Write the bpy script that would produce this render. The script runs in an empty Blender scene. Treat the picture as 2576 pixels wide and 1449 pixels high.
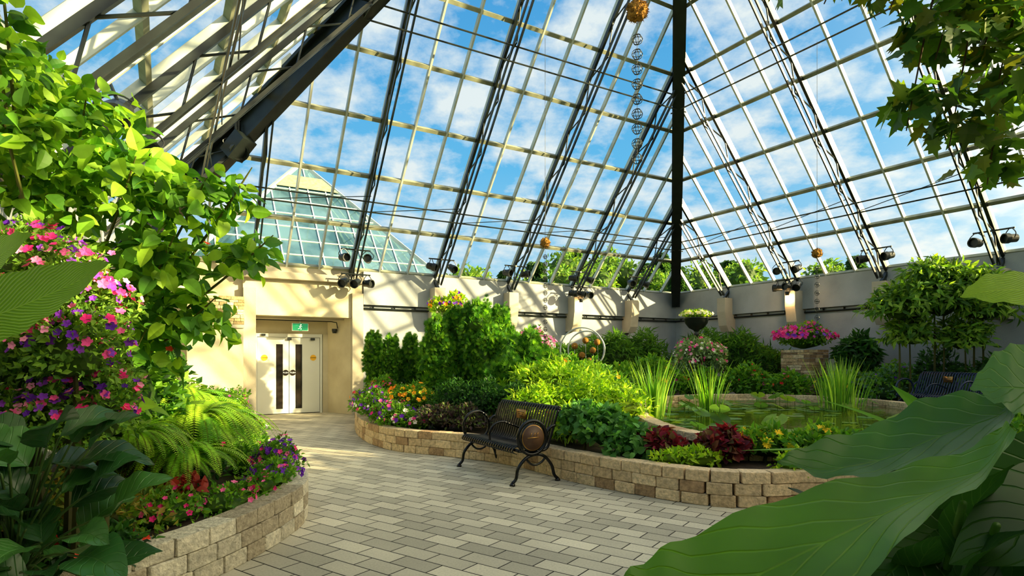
import bpy, bmesh, math, random
import numpy as np
from mathutils import Vector, Matrix
from mathutils.geometry import tessellate_polygon
rng=np.random.default_rng(11)
random.seed(5)
sc=bpy.context.scene
A=np.array
def lin(r,g,b):
    f=lambda c:(c/255/12.92 if c/255<=0.04045 else ((c/255+.055)/1.055)**2.4)
    return A([f(r),f(g),f(b)])
# ---------------------------------------------------------------- materials
def newmat(name):
    m=bpy.data.materials.new(name); m.use_nodes=True
    nt=m.node_tree; b=nt.nodes['Principled BSDF']
    return m,nt,b
def pmat(name,c1,c2=None,scale=3,rough=.6,metal=0,bump=0,bscale=40,emis=0):
    m,nt,b=newmat(name)
    c2=c1 if c2 is None else c2
    tc=nt.nodes.new('ShaderNodeTexCoord')
    n=nt.nodes.new('ShaderNodeTexNoise'); n.inputs['Scale'].default_value=scale; n.inputs['Detail'].default_value=6
    r=nt.nodes.new('ShaderNodeValToRGB')
    r.color_ramp.elements[0].position=.35; r.color_ramp.elements[1].position=.68
    r.color_ramp.elements[0].color=(*c1,1); r.color_ramp.elements[1].color=(*c2,1)
    nt.links.new(tc.outputs['Object'],n.inputs['Vector']); nt.links.new(n.outputs['Fac'],r.inputs['Fac'])
    nt.links.new(r.outputs['Color'],b.inputs['Base Color'])
    b.inputs['Roughness'].default_value=rough; b.inputs['Metallic'].default_value=metal
    if bump:
        n2=nt.nodes.new('ShaderNodeTexNoise'); n2.inputs['Scale'].default_value=bscale; n2.inputs['Detail'].default_value=5
        bp=nt.nodes.new('ShaderNodeBump'); bp.inputs['Strength'].default_value=bump; bp.inputs['Distance'].default_value=.02
        nt.links.new(tc.outputs['Object'],n2.inputs['Vector']); nt.links.new(n2.outputs['Fac'],bp.inputs['Height'])
        nt.links.new(bp.outputs['Normal'],b.inputs['Normal'])
    if emis:
        nt.links.new(r.outputs['Color'],b.inputs['Emission Color']); b.inputs['Emission Strength'].default_value=emis
    return m
def amat(name,rough=.5,trans=0,nscale=8,namt=.25,bump=0,bscale=60,spec=.5,veins=False,tgain=1.6,gain=1.0):
    m,nt,b=newmat(name)
    at=nt.nodes.new('ShaderNodeAttribute'); at.attribute_name='Col'
    tc=nt.nodes.new('ShaderNodeTexCoord')
    n=nt.nodes.new('ShaderNodeTexNoise'); n.inputs['Scale'].default_value=nscale; n.inputs['Detail'].default_value=5
    nt.links.new(tc.outputs['Object'],n.inputs['Vector'])
    mr=nt.nodes.new('ShaderNodeMapRange'); mr.inputs[1].default_value=.3; mr.inputs[2].default_value=.7
    mr.inputs[3].default_value=gain*(1-namt); mr.inputs[4].default_value=gain*(1+namt)
    nt.links.new(n.outputs['Fac'],mr.inputs[0])
    vm=nt.nodes.new('ShaderNodeVectorMath'); vm.operation='SCALE'
    nt.links.new(at.outputs['Color'],vm.inputs[0]); nt.links.new(mr.outputs[0],vm.inputs['Scale'])
    colout=vm.outputs[0]; hgt=None
    if veins:
        st=nt.nodes.new('ShaderNodeAttribute'); st.attribute_name='st'
        sp=nt.nodes.new('ShaderNodeSeparateXYZ'); nt.links.new(st.outputs['Vector'],sp.inputs[0])
        def M(op,a,bv=None,c=None):
            q=nt.nodes.new('ShaderNodeMath'); q.operation=op
            for i,v in enumerate((a,bv,c)):
                if v is None: continue
                if isinstance(v,(int,float)): q.inputs[i].default_value=v
                else: nt.links.new(v,q.inputs[i])
            return q.outputs[0]
        ab=M('ABSOLUTE',sp.outputs[0])
        ph=M('MULTIPLY_ADD',ab,-.28,sp.outputs[1])
        ph=M('MULTIPLY',ph,veins)
        fr=M('FRACT',ph)
        d=M('ABSOLUTE',M('SUBTRACT',fr,.5))
        v1=M('SMOOTH_MIN',M('MULTIPLY',d,14.0 if veins<20 else 3.0),1.0,.2)
        v2=M('MINIMUM',M('MULTIPLY',ab,30.0),1.0)
        hgt=M('MULTIPLY',v1,v2)
        mx=nt.nodes.new('ShaderNodeMix'); mx.data_type='RGBA'
        lt=nt.nodes.new('ShaderNodeVectorMath'); lt.operation='MULTIPLY_ADD'
        lt.inputs[1].default_value=(1.6,1.4,1.3); lt.inputs[2].default_value=(.012,.02,.004)
        nt.links.new(colout,lt.inputs[0])
        nt.links.new(hgt,mx.inputs['Factor']); nt.links.new(lt.outputs[0],mx.inputs[6]); nt.links.new(colout,mx.inputs[7])
        colout=mx.outputs[2]
    nt.links.new(colout,b.inputs['Base Color'])
    b.inputs['Roughness'].default_value=rough; b.inputs['Specular IOR Level'].default_value=spec
    if bump or hgt is not None:
        bp=nt.nodes.new('ShaderNodeBump')
        if hgt is not None:
            bp.inputs['Strength'].default_value=.6; bp.inputs['Distance'].default_value=.006
            nt.links.new(hgt,bp.inputs['Height'])
        else:
            n2=nt.nodes.new('ShaderNodeTexNoise'); n2.inputs['Scale'].default_value=bscale; n2.inputs['Detail'].default_value=6
            nt.links.new(tc.outputs['Object'],n2.inputs['Vector'])
            bp.inputs['Strength'].default_value=bump; bp.inputs['Distance'].default_value=.02
            nt.links.new(n2.outputs['Fac'],bp.inputs['Height'])
        nt.links.new(bp.outputs['Normal'],b.inputs['Normal'])
    if trans:
        tr=nt.nodes.new('ShaderNodeBsdfTranslucent')
        g=nt.nodes.new('ShaderNodeVectorMath'); g.operation='MULTIPLY'; g.inputs[1].default_value=(tgain*1.15,tgain*1.1,tgain*.5)
        nt.links.new(colout,g.inputs[0]); nt.links.new(g.outputs[0],tr.inputs['Color'])
        ms=nt.nodes.new('ShaderNodeMixShader'); ms.inputs[0].default_value=trans
        nt.links.new(b.outputs[0],ms.inputs[1]); nt.links.new(tr.outputs[0],ms.inputs[2])
        nt.links.new(ms.outputs[0],nt.nodes['Material Output'].inputs['Surface'])
    return m
M_leaf=amat('leaf',.5,.4,6,.25,spec=.25,gain=1.15,tgain=1.5)
M_flower=amat('petal',.6,.3,20,.12,spec=.2,tgain=1.1,gain=1.2)
M_dleaf=amat('glossy_leaf',.32,.15,6,.2,spec=.5,veins=7,gain=1.1)
M_big=amat('veined_leaf',.42,.4,3,.22,spec=.35,veins=9,gain=1.0,tgain=1.5)
M_ban=amat('banana_leaf',.42,.45,3,.15,spec=.35,veins=30,gain=.95)
M_stone=amat('split_stone',.85,0,25,.3,bump=.9,bscale=45,spec=.2)
M_metal=pmat('black_steel',lin(18,24,22),lin(30,38,35),5,.38,.1)
M_bench=pmat('bench_black',lin(9,10,11),lin(16,18,20),8,.22,.3)
M_bench2=pmat('bench_blue',lin(20,34,58),lin(30,48,78),8,.3,.2)
M_girt=pmat('girt_grey',lin(118,122,100),lin(150,154,128),4,.5)
M_mull=pmat('mullion_white',lin(176,184,176),lin(206,212,202),4,.4)
M_conc=pmat('concrete',lin(172,164,144),lin(198,190,168),1.5,.85,0,.35,60)
M_panel=pmat('spandrel_concrete',lin(146,152,156),lin(170,176,180),1.1,.8,0,.25,50)
M_cream=pmat('cream_plaster',lin(196,184,150),lin(216,206,172),1.5,.8,0,.3,90)
M_soil=pmat('soil',lin(40,30,20),lin(66,50,34),12,.95,0,.8,30)
M_moss=pmat('moss_ball',lin(120,80,20),lin(180,130,40),30,.95,0,1,60)
M_wood=pmat('brown_wood',lin(60,38,22),lin(90,60,36),6,.6)
M_grass=pmat('grass',lin(50,78,34),lin(96,124,54),.25,.95,0,.3,4)
M_doorw=pmat('door_white',lin(222,224,214),lin(232,234,224),1,.4)
M_dark=pmat('dark_glass',lin(30,28,26),lin(52,44,36),3,.12)
M_green=pmat('exit_green',lin(10,140,90),lin(14,150,96),2,.4,emis=.4)
M_white=pmat('sign_white',lin(240,245,240),None,2,.4,emis=.4)
M_yellow=pmat('caution_yellow',lin(240,180,20),None,2,.5)
M_brass=pmat('brass',lin(150,110,55),lin(190,145,80),10,.35,.8)
M_lamp=pmat('lamp_glow',A([1,.55,.18]),None,2,.4,emis=12)
M_pyf=pmat('pyramid_frame',lin(160,176,176),lin(190,202,200),1,.5)
def glassmat(name,tint,fac,rough=.02):
    m=bpy.data.materials.new(name); m.use_nodes=True; nt=m.node_tree; nt.nodes.clear()
    o=nt.nodes.new('ShaderNodeOutputMaterial'); t=nt.nodes.new('ShaderNodeBsdfTransparent'); t.inputs[0].default_value=(*tint,1)
    g=nt.nodes.new('ShaderNodeBsdfGlossy'); g.inputs['Roughness'].default_value=rough
    lw=nt.nodes.new('ShaderNodeLayerWeight'); lw.inputs[0].default_value=fac
    s=nt.nodes.new('ShaderNodeMixShader'); nt.links.new(lw.outputs['Fresnel'],s.inputs[0])
    nt.links.new(t.outputs[0],s.inputs[1]); nt.links.new(g.outputs[0],s.inputs[2]); nt.links.new(s.outputs[0],o.inputs[0])
    return m
M_glass=glassmat('roof_glass',(.93,.98,.97),.06)
def teal():
    m,nt,b=newmat('teal_glass'); b.inputs['Roughness'].default_value=.3; b.inputs['Specular IOR Level'].default_value=.3
    tc=nt.nodes.new('ShaderNodeTexCoord'); n=nt.nodes.new('ShaderNodeTexNoise'); n.inputs['Scale'].default_value=.35; n.inputs['Detail'].default_value=4
    r=nt.nodes.new('ShaderNodeValToRGB'); r.color_ramp.elements[0].position=.4; r.color_ramp.elements[1].position=.6
    r.color_ramp.elements[0].color=(*lin(44,76,90),1); r.color_ramp.elements[1].color=(*lin(96,132,150),1)
    nt.links.new(tc.outputs['Object'],n.inputs['Vector']); nt.links.new(n.outputs['Fac'],r.inputs[0]); nt.links.new(r.outputs[0],b.inputs['Base Color'])
    t=nt.nodes.new('ShaderNodeBsdfTransparent'); t.inputs[0].default_value=(.66,.82,.84,1)
    s=nt.nodes.new('ShaderNodeMixShader'); s.inputs[0].default_value=.4
    nt.links.new(b.outputs[0],s.inputs[1]); nt.links.new(t.outputs[0],s.inputs[2]); nt.links.new(s.outputs[0],nt.nodes['Material Output'].inputs['Surface'])
    return m
M_teal=teal()
def paver():
    m,nt,b=newmat('paver_floor')
    tc=nt.nodes.new('ShaderNodeTexCoord'); mp=nt.nodes.new('ShaderNodeMapping'); mp.inputs['Rotation'].default_value=(0,0,math.radians(35))
    br=nt.nodes.new('ShaderNodeTexBrick'); br.inputs['Scale'].default_value=1; br.inputs['Brick Width'].default_value=.36; br.inputs['Row Height'].default_value=.18
    br.inputs['Mortar Size'].default_value=.006; br.inputs['Mortar Smooth'].default_value=.3; br.inputs['Bias'].default_value=0
    br.inputs['Color1'].default_value=(*lin(168,162,142),1); br.inputs['Color2'].default_value=(*lin(216,208,182),1); br.inputs['Mortar'].default_value=(*lin(52,48,38),1)
    nt.links.new(tc.outputs['Object'],mp.inputs[0]); nt.links.new(mp.outputs[0],br.inputs['Vector'])
    n=nt.nodes.new('ShaderNodeTexNoise'); n.inputs['Scale'].default_value=60; n.inputs['Detail'].default_value=4; nt.links.new(tc.outputs['Object'],n.inputs['Vector'])
    n3=nt.nodes.new('ShaderNodeTexNoise'); n3.inputs['Scale'].default_value=1.2; n3.inputs['Detail'].default_value=4; nt.links.new(tc.outputs['Object'],n3.inputs['Vector'])
    ad=nt.nodes.new('ShaderNodeMath'); ad.operation='ADD'; nt.links.new(n.outputs[0],ad.inputs[0]); nt.links.new(n3.outputs[0],ad.inputs[1])
    mr=nt.nodes.new('ShaderNodeMapRange'); mr.inputs[1].default_value=.6; mr.inputs[2].default_value=1.4; mr.inputs[3].default_value=.78; mr.inputs[4].default_value=1.2
    nt.links.new(ad.outputs[0],mr.inputs[0])
    v=nt.nodes.new('ShaderNodeVectorMath'); v.operation='SCALE'; nt.links.new(br.outputs['Color'],v.inputs[0]); nt.links.new(mr.outputs[0],v.inputs['Scale'])
    nt.links.new(v.outputs[0],b.inputs['Base Color']); b.inputs['Roughness'].default_value=.75; b.inputs['Specular IOR Level'].default_value=.25
    bp=nt.nodes.new('ShaderNodeBump'); bp.invert=True; bp.inputs['Strength'].default_value=.8; bp.inputs['Distance'].default_value=.01
    nt.links.new(br.outputs['Fac'],bp.inputs['Height']); nt.links.new(bp.outputs[0],b.inputs['Normal'])
    return m
M_paver=paver()
def water():
    m,nt,b=newmat('pond_water'); b.inputs['Roughness'].default_value=.04
    tc=nt.nodes.new('ShaderNodeTexCoord'); n=nt.nodes.new('ShaderNodeTexNoise'); n.inputs['Scale'].default_value=1.2
    r=nt.nodes.new('ShaderNodeValToRGB'); r.color_ramp.elements[0].color=(*lin(38,52,14),1); r.color_ramp.elements[1].color=(*lin(96,104,30),1)
    nt.links.new(tc.outputs['Object'],n.inputs['Vector']); nt.links.new(n.outputs[0],r.inputs[0]); nt.links.new(r.outputs[0],b.inputs['Base Color'])
    n2=nt.nodes.new('ShaderNodeTexNoise'); n2.inputs['Scale'].default_value=7; bp=nt.nodes.new('ShaderNodeBump'); bp.inputs['Strength'].default_value=.12; bp.inputs['Distance'].default_value=.03
    nt.links.new(tc.outputs['Object'],n2.inputs['Vector']); nt.links.new(n2.outputs[0],bp.inputs['Height']); nt.links.new(bp.outputs[0],b.inputs['Normal'])
    return m
M_water=water()
# ---------------------------------------------------------------- mesh builder
def nrm(v):
    v=np.asarray(v,float); return v/np.maximum(np.linalg.norm(v,axis=-1,keepdims=True),1e-9)
class MB:
    def __init__(s): s.V=[];s.C=[];s.F=[];s.S=[];s.n=0;s.st=False
    def add(s,V,F,c=(.5,.5,.5),m=0,st=None):
        V=np.asarray(V,float); s.V.append(V)
        c=np.asarray(c,float); s.C.append(np.broadcast_to(c,(len(V),3)))
        for f in F:
            f=np.asarray(f,int)
            if f.ndim==1: f=f[None]
            if len(f): s.F.append((f+s.n,m))
        if st is not None: s.st=True
        s.S.append(np.zeros((len(V),3)) if st is None else st)
        s.n+=len(V)
    def beam(s,p0,p1,w,h,up=(0,0,1),c=(.5,.5,.5),m=0):
        p0=A(p0,float);p1=A(p1,float);d=nrm(p1-p0);x=np.cross(d,up)
        if np.linalg.norm(x)<1e-4: x=np.cross(d,(1,0,0))
        x=nrm(x);z=np.cross(x,d)
        o=[-x*w/2-z*h/2,x*w/2-z*h/2,x*w/2+z*h/2,-x*w/2+z*h/2]
        V=[p0+q for q in o]+[p1+q for q in o]
        s.add(V,[[[0,1,2,3],[7,6,5,4],[0,4,5,1],[1,5,6,2],[2,6,7,3],[3,7,4,0]]],c,m)
    def tube(s,P,r,seg=7,c=(.5,.5,.5),m=0,cap=True):
        P=np.asarray(P,float);k=len(P);r=np.broadcast_to(r,(k,))
        T=nrm(np.gradient(P,axis=0));up=A([0,0,1.]) if abs(T[0][2])<.9 else A([1.,0,0])
        ang=np.linspace(0,2*np.pi,seg,endpoint=False);V=[]
        x=nrm(np.cross(T[0],up))
        for i in range(k):
            x=nrm(x-T[i]*np.dot(x,T[i]));z=np.cross(x,T[i])
            V.append(P[i]+r[i]*(np.cos(ang)[:,None]*x+np.sin(ang)[:,None]*z))
        V=np.concatenate(V);F=[]
        for i in range(k-1):
            for j in range(seg):
                F.append([i*seg+j,i*seg+(j+1)%seg,(i+1)*seg+(j+1)%seg,(i+1)*seg+j])
        fs=[np.array(F)]
        if cap: fs+= [np.arange(seg)[::-1],np.arange(seg)+(k-1)*seg]
        s.add(V,fs,c,m)
    def lathe(s,prof,cen,seg=20,axis=(0,0,1),c=(.5,.5,.5),m=0):
        cen=A(cen,float);z=nrm(axis);x=np.cross(z,(0,1,0) if abs(z[1])<.9 else (1,0,0));x=nrm(x);y=np.cross(z,x)
        ang=np.linspace(0,2*np.pi,seg,endpoint=False);V=[]
        for r,h in prof: V.append(cen+z*h+r*(np.cos(ang)[:,None]*x+np.sin(ang)[:,None]*y))
        V=np.concatenate(V);F=[]
        for i in range(len(prof)-1):
            for j in range(seg): F.append([i*seg+j,i*seg+(j+1)%seg,(i+1)*seg+(j+1)%seg,(i+1)*seg+j])
        s.add(V,[np.array(F),np.arange(seg)[::-1],np.arange(seg)+(len(prof)-1)*seg],c,m)
    def obj(s,name,mats,smooth=False,parent=None):
        me=bpy.data.meshes.new(name);V=np.concatenate(s.V)
        me.vertices.add(len(V));me.vertices.foreach_set('co',V.ravel().astype(np.float32))
        lp=np.concatenate([f.ravel() for f,_ in s.F]);tot=np.concatenate([np.full(len(f),f.shape[1]) for f,_ in s.F])
        mi=np.concatenate([np.full(len(f),m) for f,m in s.F])
        me.loops.add(len(lp));me.loops.foreach_set('vertex_index',lp.astype(np.int32))
        me.polygons.add(len(tot));st=np.concatenate([[0],np.cumsum(tot)[:-1]])
        me.polygons.foreach_set('loop_start',st.astype(np.int32));me.polygons.foreach_set('loop_total',tot.astype(np.int32))
        me.polygons.foreach_set('material_index',mi.astype(np.int32))
        me.polygons.foreach_set('use_smooth',np.full(len(tot),smooth))
        a=me.attributes.new('Col','FLOAT_COLOR','POINT');C=np.concatenate(s.C);C=np.concatenate([np.clip(C,0,1),np.ones((len(C),1))],1)
        a.data.foreach_set('color',C.ravel().astype(np.float32))
        if s.st:
            a=me.attributes.new('st','FLOAT_VECTOR','POINT');a.data.foreach_set('vector',np.concatenate(s.S).ravel().astype(np.float32))
        me.update(calc_edges=True);me.validate()
        for m in (mats if isinstance(mats,(list,tuple)) else [mats]): me.materials.append(m)
        o=bpy.data.objects.new(name,me);sc.collection.objects.link(o)
        if parent: o.parent=parent
        return o
def catmull(P,n=8,closed=False):
    P=[A(p,float) for p in P];N=len(P);out=[]
    for i in range(N if closed else N-1):
        g=lambda k:P[k%N] if closed else P[min(max(k,0),N-1)]
        a,b,c,d=g(i-1),g(i),g(i+1),g(i+2)
        for t in np.linspace(0,1,n,endpoint=False):
            out.append(.5*((2*b)+(c-a)*t+(2*a-5*b+4*c-d)*t*t+(-a+3*b-3*c+d)*t**3))
    if not closed: out.append(P[-1])
    return A(out)
def bmtemplate(fn):
    bm=bmesh.new();fn(bm);bm.verts.ensure_lookup_table()
    V=A([v.co[:] for v in bm.verts]);d={}
    for f in bm.faces: d.setdefault(len(f.verts),[]).append([v.index for v in f.verts])
    bm.free();return V,[A(x) for x in d.values()]
def _cb(bm):
    bmesh.ops.create_cube(bm,size=1);bmesh.ops.bevel(bm,geom=bm.edges[:],offset=.07,segments=2,profile=.6,affect='EDGES');bm.verts.index_update()
CH=bmtemplate(_cb)
def _ic(bm): bmesh.ops.create_icosphere(bm,subdivisions=3,radius=1)
ICO=bmtemplate(_ic)
# ---------------------------------------------------------------- foliage
def leaft(w,n=3,fold=.25,curl=.25,prof=None):
    V=[];F=[]
    for i in range(n+1):
        s=i/n
        ww=w*(math.sin(math.pi*min(1,s*1.0)**.75)**.8 if 0<s<1 else .02)
        z=-curl*s*s
        V+=[[-ww,s,z+fold*ww],[0,s,z],[ww,s,z+fold*ww]]
    for i in range(n):
        b=i*3;F+=[[b,b+1,b+4,b+3],[b+1,b+2,b+5,b+4]]
    return A(V),[A(F)]
KITE=(A([[0,0,0],[.28,.45,.08],[0,1,-.15],[-.28,.45,.08]]),[A([[0,1,2],[0,2,3]])])
NARROW=(A([[0,0,0],[.09,.4,.03],[0,1,-.25],[-.09,.4,.03]]),[A([[0,1,2],[0,2,3]])])
OVATE=leaft(.36,5,.3,.3); LONG=leaft(.16,4,.3,.35)
def spray():
    V=[];F=[]
    for k,a in enumerate((-1.0,-.6,-.3,0,.3,.6,1.0)):
        L=1-.25*abs(a);o=A([0,.12*k%.3,0.]);d=A([math.sin(a),math.cos(a),.05]);x=A([math.cos(a),-math.sin(a),0])*.07
        b=len(V);V+=[o*0,d*L*.5+x,d*L,d*L*.5-x];F.append([b,b+1,b+2,b+3])
    return A(V),[A(F)]
SPRAY=spray()
def mapl():
    V=[[0,0,0]];
    pts=[(.05,-.02),(.35,-.08),(.28,.15),(.52,.35),(.3,.4),(.34,.6),(.14,.62),(0,1)]
    pts=pts+[(-x,y) for x,y in pts[-2::-1]]
    for x,y in pts: V.append([x,y+.0,.12*abs(x)-.15*y*y])
    V.append([0,.3,0]);c=len(V)-1
    F=[[c,i,i+1] for i in range(1,c-1)]+[[c,c-1,1]]
    return A(V),[A(F)]
MAPLE=mapl()
def flow(n=5):
    V=[[0,0,-.12]];F=[]
    for i in range(n*3):
        a=2*math.pi*i/(n*3);r=(.5 if i%3 else .36);V.append([r*math.cos(a),r*math.sin(a),.06])
    for i in range(n*3): F.append([0,1+i,1+(i+1)%(n*3)])
    return A(V),[A(F)]
FLOW=flow()
def daisy(n=9):
    V=[];F=[]
    for i in range(n):
        a=2*math.pi*i/n;d=A([math.cos(a),math.sin(a),.05]);x=A([-math.sin(a),math.cos(a),0])*.1
        b=len(V);V+=[[0,0,0],d*.3+x,d*.5,d*.3-x];F.append([b,b+1,b+2,b+3])
    return A(V),[A(F)]
DAISY=daisy()
def scatter(mb,tm,pos,dr,up,size,col,m=0,zprim=False,st=False):
    N=len(pos)
    if N==0: return
    if zprim: z=nrm(up);x=nrm(np.cross(dr,z));y=np.cross(z,x)
    else: y=nrm(dr);x=nrm(np.cross(y,up));z=np.cross(x,y)
    tv,tf=tm;k=len(tv);size=np.broadcast_to(size,(N,))
    V=(pos[:,None]+size[:,None,None]*(tv[None,:,0:1]*x[:,None]+tv[None,:,1:2]*y[:,None]+tv[None,:,2:3]*z[:,None])).reshape(-1,3)
    off=(np.arange(N)*k)[:,None,None]
    F=[(f[None]+off).reshape(-1,f.shape[1]) for f in tf]
    C=np.repeat(np.broadcast_to(col,(N,3)),k,axis=0)
    mb.add(V,F,C,m)
def mixcols(cols,N,jit=.15):
    cols=A(cols);i=rng.integers(0,len(cols),N);j=rng.integers(0,len(cols),N);t=rng.random((N,1))
    return (cols[i]*(1-t)+cols[j]*t)*(1+jit*rng.standard_normal((N,1))).clip(.5,1.6)
def blob(mb,c,r,col,m=0,amp=.15):
    V=ICO[0].copy();ph=rng.random(3)*6
    k=1+amp*(np.sin(4*V[:,0]+ph[0])+np.sin(5*V[:,1]+ph[1])+np.sin(4*V[:,2]+ph[2]))/2
    mb.add(V*k[:,None]*A(r)+A(c),ICO[1],col,m)
def bush(name,lumps,n,size,cols,tm=KITE,flowers=None,base=.3,shell=.55,droop=.0,core=.62,wild=.6,stem=True,mats=None,vert=0,ftm=FLOW,finish=True,mb=None):
    mb=mb or MB();L=A([list(l) if len(l)==6 else [*l[:3],l[3],l[3],l[3]] for l in lumps],float)
    cols=A(cols)
    wts=(L[:,3]*L[:,5]);wts=wts/wts.sum()
    def samp(N,lo,hi,fl=False):
        i=rng.choice(len(L),N,p=wts);d=nrm(rng.standard_normal((N,3)));d[:,2]=np.where(d[:,2]<-.35,-d[:,2],d[:,2]) if not fl else np.abs(d[:,2])*.9+.05
        rad=rng.uniform(lo,hi,N)**.6
        bp=1+.13*np.sin(7*d[:,0]+i)+.13*np.sin(6*d[:,2]+2*i)+.08*np.sin(11*d[:,1])
        return L[i,:3]+d*L[i,3:]*(rad*bp)[:,None],d
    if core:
        for l in L: blob(mb,l[:3],l[3:]*core,cols.mean(0)*.45)  # filler mass in darkened leaf colour; inner shade is put into the colour
    if stem:
        for l in L:
            if l[2]>base: mb.tube([[l[0],l[1],base-.02],[l[0]+.02,l[1],(base+l[2])/2],[l[0],l[1],l[2]]],[.025,.02,.012],5,lin(80,80,40))
    p,d=samp(n,shell,1.08)
    dr=d*.8+rng.standard_normal((n,3))*wild+A([0,0,.15-droop+vert]);up=d+A([0,0,.5])+rng.standard_normal((n,3))*.45
    scatter(mb,tm,p,dr,up,size*rng.uniform(.65,1.3,n),mixcols(cols,n))
    if flowers:
        for (fn,fs,fc) in flowers:
            p,d=samp(fn,1.0,1.18,True)
            scatter(mb,ftm,p,rng.standard_normal((fn,3)),d+A([-.1,-.45,.25])+.35*rng.standard_normal((fn,3)),fs*rng.uniform(.8,1.2,fn),mixcols(fc,fn,.08),1,True)
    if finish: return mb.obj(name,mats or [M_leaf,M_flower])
    return mb
def bigleaf_e(mb,far,near,sag=.04,col=(.1,.3,.05),m=0,ns=8,wave=.006):
    far=catmull(far,5);near=catmull(near,5);k=len(far);V=[];ST=[]
    for i in range(k):
        t=i/(k-1);wd=np.linalg.norm(far[i]-near[i])
        for j in range(-ns,ns+1):
            s=j/ns;p=near[i]*(1-s)/2+far[i]*(1+s)/2
            z=-sag*(1-abs(s)**1.4)*min(1,wd/.25)+wave*math.sin(t*40+3*s)*abs(s)
            V.append(p+A([0,0,z]));ST.append([s,t,0])
    q=2*ns+1;F=[[i*q+j,i*q+j+1,(i+1)*q+j+1,(i+1)*q+j] for i in range(k-1) for j in range(q-1)]
    mb.add(V,[A(F)],col,m,A(ST))
def bentleaf(mb,base,tip,w,up=(0,0,1),arch=.15,fold=.25,col=(.1,.3,.05),m=0,n=12,ns=3,heart=0,wave=.0,pw=.75):
    base=A(base,float);tip=A(tip,float);L=np.linalg.norm(tip-base);d=nrm(tip-base);x=np.cross(d,up);x=nrm(x);z=np.cross(x,d);V=[];ST=[];ph=rng.random()*6
    for i in range(n+1):
        t=i/n;ww=w*max(.01,math.sin(math.pi*t**pw)**.85);c=base+d*L*t+z*arch*L*math.sin(math.pi*t)*1.0
        for j in range(-ns,ns+1):
            s=j/ns;back=-heart*L*abs(s)**2*(1-t)**2
            V.append(c+x*ww*s+z*(fold*ww*abs(s)+wave*math.sin(t*18+ph+s*2)*abs(s))+d*back);ST.append([s,t,0])
    q=2*ns+1;F=[[i*q+j,i*q+j+1,(i+1)*q+j+1,(i+1)*q+j] for i in range(n) for j in range(q-1)]
    mb.add(V,[A(F)],col,m,A(ST))
# ---------------------------------------------------------------- site frame
U=A([.863,.505,0]);U=nrm(U);Vv=A([-U[1],U[0],0]);Z=A([0,0,1.])
S=17.3;C0=A([6.0,21.86,0]);T=1.135;Z0=3.8
CEN=C0-(U+Vv)*S/2
class Face:
    def __init__(s,O,e,n,S=S,T=T,z0=Z0):
        s.O=O;s.e=e;s.n=n;s.S=S;s.T=T;s.z0=z0;c=1/math.hypot(1,T);sn=T*c;s.N=n*sn-Z*c
    def w(s,a,w,z): return s.O+s.e*a+s.n*w+Z*z
    def r(s,a,w,off=0): return s.O+s.e*a+s.n*w+Z*(s.z0+s.T*w)+s.N*off
    def box(s,mb,a0,a1,w0,w1,z0,z1,c=(.5,.5,.5),m=0):
        V=[s.w(a,w,z) for z in(z0,z1) for (a,w) in((a0,w0),(a1,w0),(a1,w1),(a0,w1))]
        mb.add(V,[[[0,1,2,3],[7,6,5,4],[0,4,5,1],[1,5,6,2],[2,6,7,3],[3,7,4,0]]],c,m)
FA=Face(C0-U*S,U,-Vv);FB=Face(C0,-Vv,-U);FE=Face(C0-Vv*S,-U,Vv);FD=Face(C0-U*S-Vv*S,Vv,U)
bayA=[S-2.39*k for k in range(1,7)][::-1];bayB=[2.48*k for k in range(1,7)]
bayD=[S-2.48*k for k in range(1,7)][::-1];bayE=[2.48*k for k in range(1,7)]
faces=[('a',FA,bayA),('b',FB,bayB),('e',FE,bayE),('d',FD,bayD)]
mb=MB();FL=[FA.w(-.3,-1.3,0),FA.w(S+.3,-1.3,0),FA.w(S+.3,S+.3,0),FA.w(-.3,S+.3,0)]
mb.add(A(FL+[p-Z*.15 for p in FL]),[[[3,2,1,0],[4,5,6,7],[0,1,5,4],[1,2,6,5],[2,3,7,6],[3,0,4,7]]]);mb.obj('floor',M_paver)
def gh(x,y):
    d=math.hypot(x-2.9,y-9.9)
    return -.16 if d<60 else -.16+20*min(1,(d-60)/90)**1.3+1.2*math.sin(x*.05)*min(1,(d-60)/30)
mb=MB();g=60;xs=np.linspace(-240,280,g);ys=np.linspace(-180,340,g)
V=[[x,y,gh(x,y)] for y in ys for x in xs]
mb.add(V,[A([[i*g+j,i*g+j+1,(i+1)*g+j+1,(i+1)*g+j] for i in range(g-1) for j in range(g-1)])]);mb.obj('ground',M_grass,True)
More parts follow.
